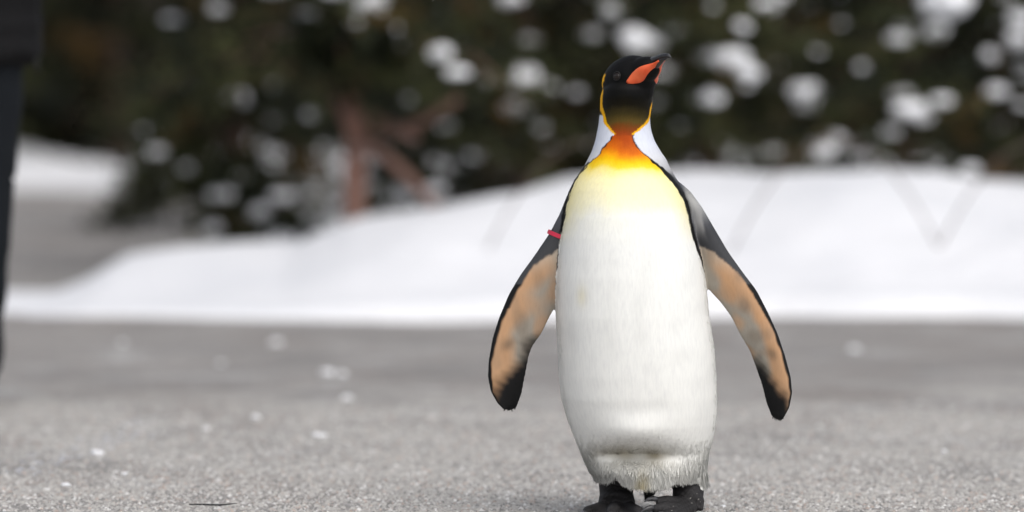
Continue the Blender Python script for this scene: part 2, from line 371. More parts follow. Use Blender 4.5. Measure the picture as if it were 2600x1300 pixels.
torso = insideL * insideR * front * (py > 300)
# shoulder greys
shl = mixa(np.tile(lin(84, 86, 92), (nv, 1)), lin(165, 165, 163), sm(1728, 1752, px) * sm(580, 490, py))
shl = mixa(shl, lin(66, 67, 70), sm(540, 620, py))
col = mixa(col, shl * (.9 + .12 * big2[:, None]), front)
outL, outR = wl - pxj, pxj - wr
BLK = lin(16, 16, 17)
nearb = np.maximum(sm(1.0, .6, outL / bandL) * (outL > -3) * (px < 1600), sm(1.0, .6, outR / bandR) * (outR > -3) * (px > 1600)) * front * sm(340, 346, py) * sm(735, 700, py)
axl = sm(0, 4, outR - bandR) * sm(40, 32, outR) * (px > 1690) * sm(520, 560, py) * sm(672, 640, py) * sm(.04, .02, yy)
col = mixa(col, lin(150, 150, 150), axl * .8)
col = mixa(col, BLK, nearb)
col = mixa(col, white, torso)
# flippers
fo = np.where(px < 1600, poly(FL_o, py), poly(FR_o, py)); fi = np.where(px < 1600, poly(FL_i, py), poly(FR_i, py))
v_ = np.clip((px - fo) / (fi - fo + 1e-6), -.2, 1.2)
isf = np.where(px < 1600, (px < poly(ROWS_L := [(r_[0], r_[1]) for r_ in ROWS[::-1]], py) - 1), (px > poly([(r_[0], r_[2]) for r_ in ROWS[::-1]], py) + 1)) & (py > 500) & (py < 1090) & ((px < 1440) | (px > 1745))
isw = isf * sm(520, 640, py + 8 * big1); vent = sm(.25, -.05, no[:, 1]) * isf * sm(560, 625, py)
tan = mixa(np.tile(lin(184, 147, 114), (nv, 1)), lin(160, 153, 142), sm(.35, .75, v_ + .14 * big1))
tan = mixa(tan, lin(196, 152, 112), np.clip(big2, 0, 1) * .5)
tan = mixa(tan, lin(186, 178, 164), sm(.15, -.1, (py - 640) / 260 - .1) * .55)
tan = mixa(tan, lin(120, 108, 95), np.clip(-big2 - .4, 0, 1) * .45)
off = np.where(px < 1600, 0, 24)
bl = np.where(px < 1600, np.interp(px, [1290, 1321, 1350, 1367, 1400, 1420], [775, 712, 678, 664, 645, 628]), np.interp(px, [1782, 1806, 1845, 1879, 1912, 1946], [627, 637, 668, 698, 750, 808]))
tip = np.maximum(sm(-35, 45, (py - off) - (985 - 110 * v_) + 20 * big1 + 5 * vnoise(260, 31)), sm(1000, 1020, py - off)) 
grp = np.exp(-(((v_ - .38) / .16) ** 2 + (((py - off) - 872) / 16) ** 2))
tan = mixa(tan, lin(95, 85, 75), grp * .6)
blackf = np.maximum.reduce([sm(4, -5, pyj - bl), sm(.13, .07, v_ + .012 * j1 + np.where(py < 780, -.02, 0)), tip, sm(.965, .995, v_) * sm(800, 860, py - off) * .6])
ventc = mixa(tan * A_, np.where((py < 720)[:, None], lin(64, 65, 68), lin(24, 24, 25)), blackf)
dors = mixa(np.tile(lin(48, 50, 54), (nv, 1)), lin(34, 35, 38), sm(700, 900, py))
col = mixa(col, dors, isw * np.where(no[:, 1] < 0, sm(560, 640, py), 1)); col = mixa(col, ventc, vent)
# neck patches, yellow rim, hood
yl_o = [(170, 1541), (187, 1534), (210, 1523), (260, 1522), (285, 1527), (310, 1531), (328, 1545), (340, 1556)]
yl_i = [(170, 1536), (187, 1536), (198, 1533), (212, 1530), (260, 1529), (285, 1533), (310, 1540), (328, 1553), (340, 1561)]
yr_o = [(215, 1664), (245, 1661), (270, 1657), (295, 1652), (313, 1643), (325, 1629), (337, 1609)]
yr_i = [(215, 1664), (245, 1657), (270, 1651), (295, 1645), (313, 1635), (325, 1620), (337, 1602)]
bk = sm(.028, .018, yy)
pl = sm(1, -1, pxj - np.where(py < 343, poly(yl_o, py), wl - bandL * .9)) * sm(278, 286, py) * sm(440, 418, py) * bk
pr = sm(-1, 1, pxj - np.where(py < 343, poly(yr_o, py), wr + bandR * .9)) * sm(285, 295, py) * sm(462, 425, py) * bk
NP = ramp(py, [(280, lin(214, 219, 232)), (360, lin(214, 219, 232)), (400, lin(205, 207, 212)), (440, lin(160, 160, 162))])
col = mixa(col, NP, np.maximum(pl, pr))
inh = np.minimum(sm(-1, 1, pxj - poly(yl_i, py)), sm(-1, 1, poly(yr_i, py) - pxj)) * (py < 342)
hood = ramp(pyj + 6 * big1 - 5 - .24 * np.abs(px - 1580), [(100, lin(9, 9, 10)), (235, lin(9, 9, 8)), (258, lin(22, 19, 8)), (282, lin(56, 48, 20)), (303, lin(86, 70, 28)), (316, lin(112, 60, 12)), (330, lin(140, 58, 4)), (345, lin(176, 72, 0))])
inside = inh * (yy < .02)
# above the rim's start everything is black
cap = np.maximum(sm(192, 184, py), sm(.012, .022, yy) * sm(300, 285, py))
yel = ((py < 340) & (py > 180)) * bk * (1 - np.maximum(pl, pr)) * np.maximum((px < 1575) * sm(182, 190, py), (px > 1590) * sm(238, 246, py))
col = np.where((py < 290)[:, None], BLK, col)
col = mixa(col, lin(240, 178, 8), np.clip(yel, 0, 1))
col = mixa(col, hood, inside)
col = mixa(col, lin(9, 9, 10), np.maximum(cap * (py < 300), (py < 240) * (px > 1590)))
# legs, feet, tail
legm = ((py > 1204) & (yy < .09) & ((np.abs(px - lx) < 75) | (px > 1700)) & (pyj > np.where(px < 1650, 1228 - 22 * np.exp(-((px - 1561) / 11.) ** 2), 1224 + np.clip((px - 1772) * 1.6, 0, 30)))) | (py > 1243)
tailm = (py > 1200) & (yy > .105)
col = mixa(col, lin(46, 45, 46) * (1 + .3 * big2[:, None] + .25 * vnoise(900, 12)[:, None]), legm.astype(float)); col = mixa(col, lin(28, 27, 25), tailm.astype(float))
specks = legm & (px > 1690) & (vnoise(900, 9) > 1.85) & (px + py > 1700 + 1258); col[specks] = lin(130, 128, 124)
col = np.clip(col, .0022, .9)
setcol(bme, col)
peng = empty('king_penguin', (PX(1610), 0, 0)); OFF = Vector(peng.location)
tag(peng, 'king penguin with orange throat and white belly walking on the grey pavement', 'penguin')
def pchild(o, par=None):
    o.parent = par or peng
    if par is None: o.location = -OFF
    return o
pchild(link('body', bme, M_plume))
bv = BVHTree.FromPolygons([Vector(v) for v in co], [tuple(q.vertices) for q in bme.polygons])
# plumage: short feather blades lying on the body, long ones at the hem of the belly
tri_idx = rng.permutation(nv)
keep = (~legm) & (~tailm) & (py > 225) & ~((isf) & (np.abs(v_ - .5) > .43))
keep &= (py > 1085) | (np.abs(no[:, 1]) < .3) | ((col.max(1) < .35) & (py > 430)); idx = tri_idx[keep[tri_idx]]
dens = np.where(py > 1085, np.interp(py, [1085, 1110, 1190], [.02, .12, .9]), .16); idx = idx[rng.random(len(idx)) < dens[idx]][:90000]
P = co[idx]; N = no[idx].astype(float); cl = col[idx]; pyi = py[idx]
down = np.tile([0., 0., -1.], (len(idx), 1)); fl = isf[idx]
down[fl, 0] = np.where(px[idx][fl] < 1600, -.45, .45) * np.interp(pyi[fl], [560, 850, 1000], [1.4, .7, -.1])
down[:, :2] += N[:, :2] * .25; down += rng.normal(size=down.shape) * np.where(pyi > 1130, .2, .10)[:, None]
hem = np.clip((pyi - 1195) / 25, 0, 1)[:, None]; T = down - N * (down * N).sum(1)[:, None] * (1 - hem); T /= np.linalg.norm(T, axis=1)[:, None] + 1e-9
ln = np.interp(pyi, [225, 330, 450, 700, 1100, 1170, 1215, 1240], [.003, .004, .007, .010, .011, .016, .016, .010]) * np.where(pyi > 1150, rng.uniform(.5, 1.7, len(idx)), rng.uniform(.6, 1.25, len(idx)))
ln[fl] *= .45; ln[(px[idx] < 1640) & (np.abs(px[idx] - lx) < 60) & (pyi > 1195)] *= .75; ln[(px[idx] > 1700) & (px[idx] < 1778) & (pyi > 1190)] *= .5
lift = np.interp(pyi, [225, 450, 1100, 1200], [.03, .03, .04, .16]) * rng.uniform(.3, 1.6, len(idx))
W = np.cross(T, N); W /= np.linalg.norm(W, axis=1)[:, None] + 1e-9
wd = np.interp(pyi, [225, 450, 1100, 1240], [.0006, .0008, .0010, .0009])
hemy = np.interp(px[idx], [1480, 1515, 1545, 1561, 1582, 1600, 1640, 1694, 1712, 1722, 1770, 1782, 1795], [1220, 1226, 1222, 1206, 1226, 1234, 1239, 1234, 1212, 1222, 1224, 1236, 1246]) + rng.normal(size=len(idx)) * 3.5
ln = np.where(pyi > 1120, np.clip(np.minimum(ln, (hemy - pyi) * S), .002, .05), ln)
root = P - N * .0006; midp = P + T * (ln * .55)[:, None] + N * (ln * lift * .8)[:, None]; tipp = P + T * ln[:, None] + N * (ln * lift)[:, None]
v = np.stack([root - W * wd[:, None] * .5, root + W * wd[:, None] * .5, midp + W * wd[:, None] * .6, tipp, midp - W * wd[:, None] * .6], 1).reshape(-1, 3)
k = np.arange(len(idx)) * 5; f = np.stack([k, k + 1, k + 2, k + 3, k + 4], 1)
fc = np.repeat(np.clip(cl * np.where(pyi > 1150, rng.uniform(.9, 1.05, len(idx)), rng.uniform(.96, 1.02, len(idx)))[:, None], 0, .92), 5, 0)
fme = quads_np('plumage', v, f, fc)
# blades keep the body's own normals, so that they shade as a coat
NH = N.copy(); NH[:, 2] *= (1 - .9 * hem[:, 0]); nn = np.repeat(NH * .9 + rng.normal(size=N.shape) * .10, 5, 0); nn /= np.linalg.norm(nn, axis=1)[:, None]
fme.polygons.foreach_set('use_smooth', [True] * len(fme.polygons))
fme.normals_split_custom_set_from_vertices([tuple(q) for q in nn])
fo_ = link('plumage', fme, M_blade); pchild(fo_); tag(fo_, kind='stuff')
# bill
def hp(t, r_, u): return HC + hd * t + hr * r_ + hu * u
def bill(rows_, name, m_, par=None, n_=20):
    mb = MB(); rings = []
    for t, w_, up, dn, uc in rows_:
        ring = []
        for k in range(n_):
            a = 2 * math.pi * k / n_; cs, sn = math.cos(a), math.sin(a)
            ring.append(hp(t, w_ * cs, uc + (up if sn > 0 else dn) * sn))
        rings.append(ring)
    mb.loft(rings); return pchild(mb.build(name, m_), par)
um = bill([(.045, .014, .012, .006, .007), (.06, .0125, .0115, .005, .0075), (.078, .0095, .009, .004, .008), (.094, .0072, .0065, .004, .0078), (.108, .0064, .0062, .0045, .0068), (.117, .006, .0058, .0045, .005), (.124, .005, .005, .0045, .0025), (.1285, .002, .002, .0025, -.001)], 'upper_mandible', M_bill)
lm = bill([(.03, .024, .006, .012, -.008), (.05, .021, .006, .013, -.006), (.07, .0145, .005, .0105, -.003), (.09, .0085, .004, .007, .000), (.108, .005, .003, .004, .002), (.119, .0022, .0015, .002, .001)], 'lower_mandible', M_bill)
for sg in (1, -1):
    mb = MB(); nu_, nv_ = 22, 10; grid_v = []; ff = []
    for i in range(nu_ + 1):
        q = i / nu_; t = .034 + .068 * q
        hw = .0132 * (math.sin(math.pi * min(1, (q + .02) / .62) * .5) if q < .6 else 1 - ((q - .6) / .4) ** 1.5 * .86)
        hw = .0106 * min(1, math.sqrt(max(0.02, q) / .22)) * (1 - .82 * sm(.35, 1.0, q))
        rc = np.interp(t, [.026, .05, .07, .09, .10], [.0315, .0262, .0185, .0112, .0085]); uc = np.interp(t, [.026, .04, .05, .07, .1], [-.017, -.0155, -.0125, -.0065, .0008])
        for j in range(nv_ + 1):
            s_ = -1 + 2 * j / nv_
            hs_ = bv.ray_cast(hp(t, sg * .2, uc + s_ * hw), -hr * sg); sf = (hs_[0] - HC).dot(hr) * sg if hs_[0] is not None else 0
            grid_v.append(hp(t, sg * max(sf + .0012 + .0022 * (1 - s_ * s_), rc + .0035 * (1 - s_ * s_) * math.sqrt(hw / .0128) - .003 * abs(s_) ** 3 + .42 * s_ * hw * 1.0), uc + s_ * hw))
    for i in range(nu_):
        for j in range(nv_):
            a = i * (nv_ + 1) + j; ff.append((a, a + 1, a + nv_ + 2, a + nv_ + 1))
    nbk = len(grid_v); back = [v3 - hr * sg * .006 for v3 in grid_v]
    bord = [i * (nv_ + 1) for i in range(nu_ + 1)] + [nu_ * (nv_ + 1) + j for j in range(1, nv_ + 1)] + [i * (nv_ + 1) + nv_ for i in range(nu_ - 1, -1, -1)] + [j for j in range(nv_ - 1, 0, -1)]
    ff2 = [tuple(reversed([a + nbk for a in q])) for q in ff]
    side = [(bord[i], bord[(i + 1) % len(bord)], bord[(i + 1) % len(bord)] + nbk, bord[i] + nbk) for i in range(len(bord))]
    mb.add(grid_v + back, ff + ff2 + side); pchild(mb.build('bill_plate', M_plate), lm)
# eyes
hit = bv.ray_cast(Vector((PX(1565), -1, PZ(193))), Vector((0, 1, 0)))
for sg in (1, -1):
    loc = hit[0]; nrm = hit[1]
    if sg < 0:
        rel = loc - HC; rel = rel - hr * 2 * rel.dot(hr); tgt = HC + rel
        nrm = nrm - hr * 2 * nrm.dot(hr); h2 = bv.find_nearest(tgt); loc = h2[0]
    eb = MB(); eb.ell(loc - nrm * .0055, (.0092, .0092, .0092)); e_ = pchild(eb.build('eye', M_eye))
    rg = MB(); a = nrm.orthogonal().normalized(); b = nrm.cross(a)
    rg.tube([loc + nrm * .0006 + (a * math.cos(q * math.pi / 10) + b * math.sin(q * math.pi / 10)) * .0082 for q in range(21)], [.0013] * 21, 8); pchild(rg.build('eyelid', M_lid), e_)
for b, d_ in toes:
    cb = MB(); dn = Vector((0, 0, -1)); cb.tube([b - d_ * .006 + Vector((0, 0, .002)), b + d_ * .006 + Vector((0, 0, .004)), b + d_ * .016 + Vector((0, 0, .002)), b + d_ * .024 - Vector((0, 0, .003))], [.0055, .0055, .0038, .0008], 10)
    pchild(cb.build('claw', M_claw))
# identity band round the upper flipper
bb_ = MB(); A0 = Vector((PX(1394), -.012, PZ(588))); B0 = Vector((PX(1452), -.012, PZ(612))); pts = []
hv = (B0 - A0) / 2; cc = (A0 + B0) / 2
ringsb = []
for k in range(33):
    a = 2 * math.pi * k / 32
    ctr = cc + hv * 1.03 * math.cos(a) + Vector((0, -.022 * math.sin(a) + .004, 0)); ringsb.append(ctr)
nb = 32; vv = []; ax = Vector((.40, 0, -.92)); ax = Vector((-hv.z, 0, hv.x)).normalized()
for k in range(nb):
    rad = (ringsb[k] - cc); rad = (rad - ax * rad.dot(ax)).normalized()
    for dz, dr in ((-.004, 0), (.004, 0), (.004, .0022), (-.004, .0022)): vv.append(ringsb[k] + ax * dz + rad * dr)
ffb = [(k * 4 + j, k * 4 + (j + 1) % 4, ((k + 1) % nb) * 4 + (j + 1) % 4, ((k + 1) % nb) * 4 + j) for k in range(nb) for j in range(4)]
bb_.add(vv, ffb); o = bb_.build('flipper_band', M_band, smooth=False); pchild(o); o['label'] = 'narrow crimson identification band round the upper flipper'

# ------------------------------------------------------------------ trees
def leaf_cols(n_, seed, rusty=.03):
    r_ = np.random.default_rng(seed); t = r_.random((n_, 1))
    t = t ** 2.2; c_ = np.array([.010, .015, .007]) * (1 - t) + np.array([.105, .112, .042]) * t
    k_ = r_.random(n_); c_[k_ < rusty] = [.13, .075, .018]; c_[(k_ > .9)] = [.055, .050, .020]; c_[k_ > .985] = [.12, .10, .05]
    return c_
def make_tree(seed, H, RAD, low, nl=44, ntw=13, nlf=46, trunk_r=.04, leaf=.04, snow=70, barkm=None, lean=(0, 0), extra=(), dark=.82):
    """returns meshes trunk, crown, snow and the list of limb curves"""
    rr = random.Random(seed); r_ = np.random.default_rng(seed)
    tb = MB(); top = Vector((lean[0], lean[1], H))
    tp = [Vector((0, 0, -.12)).lerp(top, q) + Vector((math.sin(q * 5 + seed) * .04 * q * H * .4, math.cos(q * 4 + seed) * .03 * q * H * .4, 0)) for q in np.linspace(0, 1, 9)]
    tb.tube(tp, [trunk_r * (1 - .9 * q) + .004 for q in np.linspace(0, 1, 9)], 10)
    lp = []; ldir = []; sn = []
    def tpt(q):
        a = q * 8; i = min(7, int(a)); return tp[i].lerp(tp[i + 1], a - i)
    def limb(z0q, ang, ln_, droop, fat):
        p0 = tpt(z0q); d0 = Vector((math.cos(ang), math.sin(ang), .25 + droop))
        pts = []
        for k_ in range(6):
            q = k_ / 5; pts.append(p0 + Vector((d0.x * ln_ * q, d0.y * ln_ * q, ln_ * (.28 * q - .42 * q * q + droop * q) + rr.uniform(-.02, .02) * ln_)))
        tb.tube(pts, [fat * (1 - .85 * k_ / 5) for k_ in range(6)], 6)
        twigs(pts, ln_)
    def twigs(pts, ln_, nt_=None, seedpt=0):
        nt_ = nt_ or ntw
        for _ in range(nt_):
            q = rr.uniform(.22, 1.0) * 5; i = min(4, int(q)); b = pts[i].lerp(pts[i + 1], q - i)
            tl = ln_ * rr.uniform(.16, .34) + .06
            dr = Vector((rr.gauss(0, 1), rr.gauss(0, 1), rr.gauss(.1, .45))) + (pts[-1] - pts[0]).normalized() * .9
            dr.normalize(); e = b + dr * tl + Vector((0, 0, -.12 * tl))
            t_ = r_.random(nlf); base = np.outer(1 - t_, b) + np.outer(t_, e)
            base += r_.normal(size=base.shape) * (.018 + .03 * (leaf / .04 - 1) * .5)
            dd = r_.normal(size=base.shape) * .8 + np.array(dr) * .9
            lp.append(base); ldir.append(dd)
            if rr.random() < .3: sn.append((e if rr.random() < .5 else b.lerp(e, .6), rr.uniform(.012, .035)))
    for k_ in range(nl):
        q = low + (1 - low) * (k_ + rr.random()) / nl
        rad = RAD * (1 - .72 * (q - low) / (1 - low)) * rr.uniform(.7, 1.12) * (.75 + .25 * min(1, (q - low) * 6 + .3))
        limb(q * .98, rr.uniform(0, 6.28), rad, rr.uniform(-.12, .18), trunk_r * .28 * (1 - .6 * q))
    for q0, target in extra:                               # limbs that carry a clump of snow
        p0 = tpt(q0); tv = Vector(target); pts = [p0.lerp(tv, k_ / 5) + Vector((0, 0, .10 * math.sin(math.pi * k_ / 5))) for k_ in range(6)]
        tb.tube(pts, [trunk_r * .25 * (1 - .8 * k_ / 5) for k_ in range(6)], 6); twigs(pts, (tv - p0).length, 9)
    B = np.concatenate(lp); Dv = np.concatenate(ldir); Dv /= np.linalg.norm(Dv, axis=1)[:, None] + 1e-9
    n_ = len(B); up = r_.normal(size=(n_, 3)); Wv = np.cross(Dv, up); Wv /= np.linalg.norm(Wv, axis=1)[:, None] + 1e-9
    L_ = leaf * r_.uniform(.6, 1.3, n_); w_ = L_ * .20
    v = np.stack([B, B + Dv * (L_ * .5)[:, None] + Wv * w_[:, None], B + Dv * L_[:, None], B + Dv * (L_ * .5)[:, None] - Wv * w_[:, None]], 1).reshape(-1, 3)
    k_ = np.arange(n_) * 4; f = np.stack([k_, k_ + 1, k_ + 2, k_ + 3], 1)
    cl_ = np.repeat(leaf_cols(n_ // nlf + 1, seed), nlf, 0)[:n_] * r_.uniform(.7, 1.2, (n_, 1))
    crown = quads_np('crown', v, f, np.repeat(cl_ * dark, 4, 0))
    sb = MB(); rr.shuffle(sn)
    for p_, r0 in sn[:snow]:
        s_ = rr.uniform(1, 2.2); sb.ell(p_ + Vector((0, 0, .01)), (r0 * s_, r0 * rr.uniform(1, 1.8), r0 * .7), nu=7, nv=4)
    return tb.mesh('trunk'), crown, (sb.mesh('snow_load') if sn and snow else None)
def place_tree(name, meshes, loc, rz, sc, label, group, bark=None, parts=True):
    t = empty(name, loc, rz); t.scale = (sc, sc, sc); tag(t, label, 'tree', group)
    link('trunk', meshes[0], bark or M_bark, t); link('crown', meshes[1], M_leaf, t, smooth=False)
    if meshes[2]:
        o = link('snow_load', meshes[2], M_snow2, t); tag(o, kind='stuff')
    return t
def clump_mesh(seed, big):
    rr = random.Random(seed); sb = MB()
    for k_ in range(rr.randint(3, 5)):
        a = rr.uniform(0, 6.28); q = rr.uniform(0, .6)
        r0 = rr.uniform(.45, .75); sb.ell((math.cos(a) * q, math.sin(a) * q * .8, rr.uniform(-.15, .2)), (r0, r0 * .9, r0 * .62), nu=14, nv=8)
    me = sb.mesh('snow_clump'); me = remesh(me, .09, 3)
    for vtx in me.vertices:
        vtx.co += vtx.normal * .09 * mnoise.noise(vtx.co * 2.6 + Vector((seed, 0, 0)))
    return me
# clumps of snow lying on the front branches: px, py, half-size in px
NEAR = [  # name, label, px of trunk, distance, H, RAD, low, trunk_r, bark, clumps
    ('evergreen_tree', 'small low evergreen tree hanging its branches over the thin end of the snow bank', 600, 23.2, 2.4, .40, .05, .035, None, [(600, 250, 26), (612, 452, 20), (700, 205, 17), (745, 190, 14), (655, 545, 34), (795, 560, 30), (545, 590, 26), (725, 90, 20), (400, 390, 20)]),
    ('evergreen_tree', 'evergreen tree with bare pinkish brown trunk rising out of the snow bank', 898, 21.6, 2.8, .85, .22, .042, M_barkp, [(945, 22, 62), (1115, 148, 34), (1020, 75, 18), (900, 60, 16)]),
    ('evergreen_tree', 'evergreen tree with broken snow patches beside the bare pinkish trunk', 1330, 23.0, 2.7, .95, .04, .040, None, [(1330, 215, 52), (1375, 240, 40), (1305, 285, 38), (1375, 328, 30), (1290, 10, 36), (1230, 60, 18), (1200, 400, 20), (1460, 240, 22)]),
    ('evergreen_tree', 'snow-dappled evergreen tree standing behind the penguin and its garden hoop', 1800, 22.6, 2.8, .95, .04, .042, None, [(1640, 118, 60), (1562, 34, 34), (1712, 82, 34), (1850, 165, 46), (1905, 195, 44), (1790, 150, 30), (1818, 258, 38), (1950, 25, 30), (1890, 75, 26), (1960, 390, 20), (1770, 255, 20)]),
    ('evergreen_tree', 'evergreen tree carrying the largest snow clump of the row', 2300, 22.8, 2.7, .95, .04, .040, None, [(2055, 245, 46), (2045, 275, 40), (2090, 395, 40), (2135, 360, 28), (2310, 288, 40), (2345, 305, 30), (2390, 35, 78), (2360, 90, 40), (2265, 340, 22), (2190, 175, 22)]),
    ('evergreen_tree', 'evergreen tree ending the row, next to the one with the largest snow clump', 2760, 22.9, 2.7, .95, .04, .042, None, [(2580, 110, 46), (2590, 60, 30), (2500, 150, 30), (2470, 440, 30), (2590, 270, 22)]),
]
cl_meshes = [clump_mesh(s_, 1) for s_ in (11, 12, 13, 14)]
for ti, (nm, lb, tpx, d_, H_, R_, low, tr, bk_, cls) in enumerate(NEAR):
    X0, Y0 = PX(tpx, d_), d_ - D; gz = max(0.02, float(bank_z(np.array([X0]), np.array([Y0]))[0]))
    if ti == 1: gz = .20
    rr = random.Random(50 + ti); tg = []
    for (cx_, cy_, hs_) in cls:
        dd_ = d_ - rr.uniform(.72, .95) * R_; tg.append((Vector((PX(cx_, dd_) - X0, dd_ - d_, PZ(cy_, dd_) - gz)), hs_ * 1.3 * S * dd_ / D))
    ms = make_tree(100 + ti, H_, R_, low, trunk_r=tr, snow=60, extra=[(min(.9, max(.1, (v3.z + .1) / H_)), v3) for v3, _ in tg] + ([] if ti != 1 else [(.3 + .02 * (i_ % 5), Vector((PX(780 + 47 * (i_ * 3 % 7), d_) - X0, -.18 - .05 * (i_ % 4), PZ(262 - 38 * (i_ % 7), d_) - gz))) for i_ in range(26)]))
    t = place_tree(nm, ms, (X0, Y0, gz), 0, 1, lb, 'evergreen trees behind the snow bank', bk_)
    if ti == 1:                                            # bare low limbs beside the pinkish trunk
        for path, r0 in (([(885, 372), (930, 366), (985, 395), (1050, 455), (1120, 530), (1150, 575)], .026), ([(880, 262), (930, 285), (990, 318), (1060, 350)], .020), ([(905, 330), (1000, 335), (1090, 300), (1170, 245)], .019), ([(890, 330), (850, 240), (800, 180)], .018)):
            lb_ = MB(); pp = [Vector((PX(a, d_) - X0, (-.02 - .08 * k_ if r0 > .025 else -.05 * k_), PZ(b, d_) - gz)) for k_, (a, b) in enumerate(path)]
            lb_.tube(pp, [r0 * (1 - .08 * k_) for k_ in range(len(pp))], 10); lb_.build('limb', M_barkd, t)
    for q, (v3, hs_) in enumerate(tg):
        o = link('snow_clump', cl_meshes[(q + ti) % 4], M_snow2, t); o.location = v3 + Vector((0, 0, hs_ * .2)); k_ = hs_ * .8; o.scale = (k_ * 1.05, k_ * 1.1, k_ * 1.05); o.rotation_euler = (0, 0, rr.uniform(0, 6.28))
# wood behind: shared meshes, darker and denser
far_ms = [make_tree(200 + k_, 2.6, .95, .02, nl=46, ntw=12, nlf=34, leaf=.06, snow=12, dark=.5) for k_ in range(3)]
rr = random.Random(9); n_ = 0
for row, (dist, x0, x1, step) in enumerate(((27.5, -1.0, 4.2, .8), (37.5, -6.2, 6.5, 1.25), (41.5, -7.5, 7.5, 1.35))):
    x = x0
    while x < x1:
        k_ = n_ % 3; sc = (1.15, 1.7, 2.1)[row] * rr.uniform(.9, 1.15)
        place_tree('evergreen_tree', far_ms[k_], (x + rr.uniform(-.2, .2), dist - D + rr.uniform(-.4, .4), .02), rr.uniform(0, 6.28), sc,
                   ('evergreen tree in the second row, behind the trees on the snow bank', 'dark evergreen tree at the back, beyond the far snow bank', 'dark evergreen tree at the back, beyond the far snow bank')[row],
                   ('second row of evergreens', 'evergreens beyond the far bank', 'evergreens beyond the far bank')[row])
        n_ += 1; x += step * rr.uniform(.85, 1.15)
# the wood behind them reads as one mass
r_ = np.random.default_rng(5); NW = 46000
B = np.stack([r_.uniform(-28, 28, NW), 36 + r_.uniform(-1.2, 1.2, NW), r_.uniform(-.1, 5.2, NW)], 1)
Dv = r_.normal(size=(NW, 3)); Dv /= np.linalg.norm(Dv, axis=1)[:, None]; Wv = np.cross(Dv, r_.normal(size=(NW, 3))); Wv /= np.linalg.norm(Wv, axis=1)[:, None]
v = np.stack([B - Dv * .11, B + Wv * .045, B + Dv * .11, B - Wv * .045], 1).reshape(-1, 3); k_ = np.arange(NW) * 4
cw = np.repeat(np.where(r_.random((NW, 1)) < .5, [[.030, .034, .016]], [[.045, .034, .026]]), 4, 0)
tag(link('far_wood', quads_np('far_wood', v, np.stack([k_, k_ + 1, k_ + 2, k_ + 3], 1), cw), M_leaf, None, False), 'dark tangle of woodland closing the view behind the evergreens', 'woodland', kind='stuff')

# ------------------------------------------------------------------ thin hoops standing in the bank
for (a, b, lb) in ((1255, 1745, 'thin brown garden hoop directly behind the penguin'), (1875, 2370, 'thin brown garden hoop in the middle of the row on the snow bank'), (2400, 2895, 'thin brown garden hoop ending the row, farthest from the pinkish trunk')):
    d_ = 19.3; x0, x1 = PX(a, d_), PX(b, d_); hw = (x1 - x0) / 2; cx_ = (x0 + x1) / 2; y0 = d_ - D; ztop = PZ(358, d_); zb = PZ(600, d_)
    mb = MB(); mb.tube([(cx_ + hw * u, y0, ztop - (ztop - zb) * u * u) for u in np.linspace(-1.2, 1.2, 45)], [.0032] * 45, 8)
    o = mb.build('garden_hoop', M_hoop); tag(o, lb, 'hoop', 'garden hoops along the snow bank')

# ------------------------------------------------------------------ the person at the edge of the frame
PXc, PYc = -1.405, 3.3
M_jkt = mat('jacket', (.008, .008, .009), .8, .15, bump=[(14, .5, .02, (1, 1, 2)), (60, .3, .004, I1)])
M_trs = mat('trousers', (.006, .008, .011), .85, .2, bump=[(16, .6, .015, (1, 1, .6)), (300, .3, .001, I1)])
M_boot = mat('boot', (.008, .008, .008), .5, .4, bump=(50, .3, .003, I1))
M_skin = mat('skin', (.55, .33, .24), .5, .35, bump=(200, .1, .001, I1))
M_knit = mat('knit', (.018, .018, .020), .9, .1, bump=(160, .7, .004, (1, 1, .4)))
M_glv = mat('glove', (.012, .012, .013), .7, .25, bump=(120, .4, .002, I1))
per = empty('person', (PXc, PYc, 0))
tag(per, 'person in black jacket and dark trousers standing by the pavement', 'person')
def tub(mb, pts, rad, n_=20): mb.tube(pts, rad, n_)
bd = MB()
LX = (.093, -.115)
for x in LX: tub(bd, [(x * .95, .0, .95), (x, .0, .80), (x + (.003 if x > 0 else -.003), -.005, .52), (x - (.008 if x > 0 else -.008), .015, .30), (x - (.012 if x > 0 else -.012), .02, .09), (x - .012 * (1 if x > 0 else -1), -.02, .05), (x - .01 * (1 if x > 0 else -1), -.12, .035)], [.088, .08, .054, .05, .037, .036, .03])
bd.tube([(0, 0, .86), (0, 0, .98), (0, .0, 1.15), (0, .005, 1.33), (0, .01, 1.43), (0, .012, 1.49), (0, .0, 1.55)], [(.16, .10), (.165, .11), (.14, .10), (.15, .10), (.09, .07), (.056, .056), (.055, .058)], 24)
bd.ell((0, -.012, 1.645), (.076, .097, .115)); bd.ell((0, -.04, 1.585), (.052, .06, .055))
bd.ell((0, -.112, 1.63), (.014, .02, .022)); bd.ell((0, -.098, 1.585), (.026, .012, .010))
for s_ in (-1, 1): bd.ell((s_ * .079, .0, 1.64), (.010, .018, .032)); bd.ell((s_ * .03, -.095, 1.66), (.014, .008, .007))
hands = []
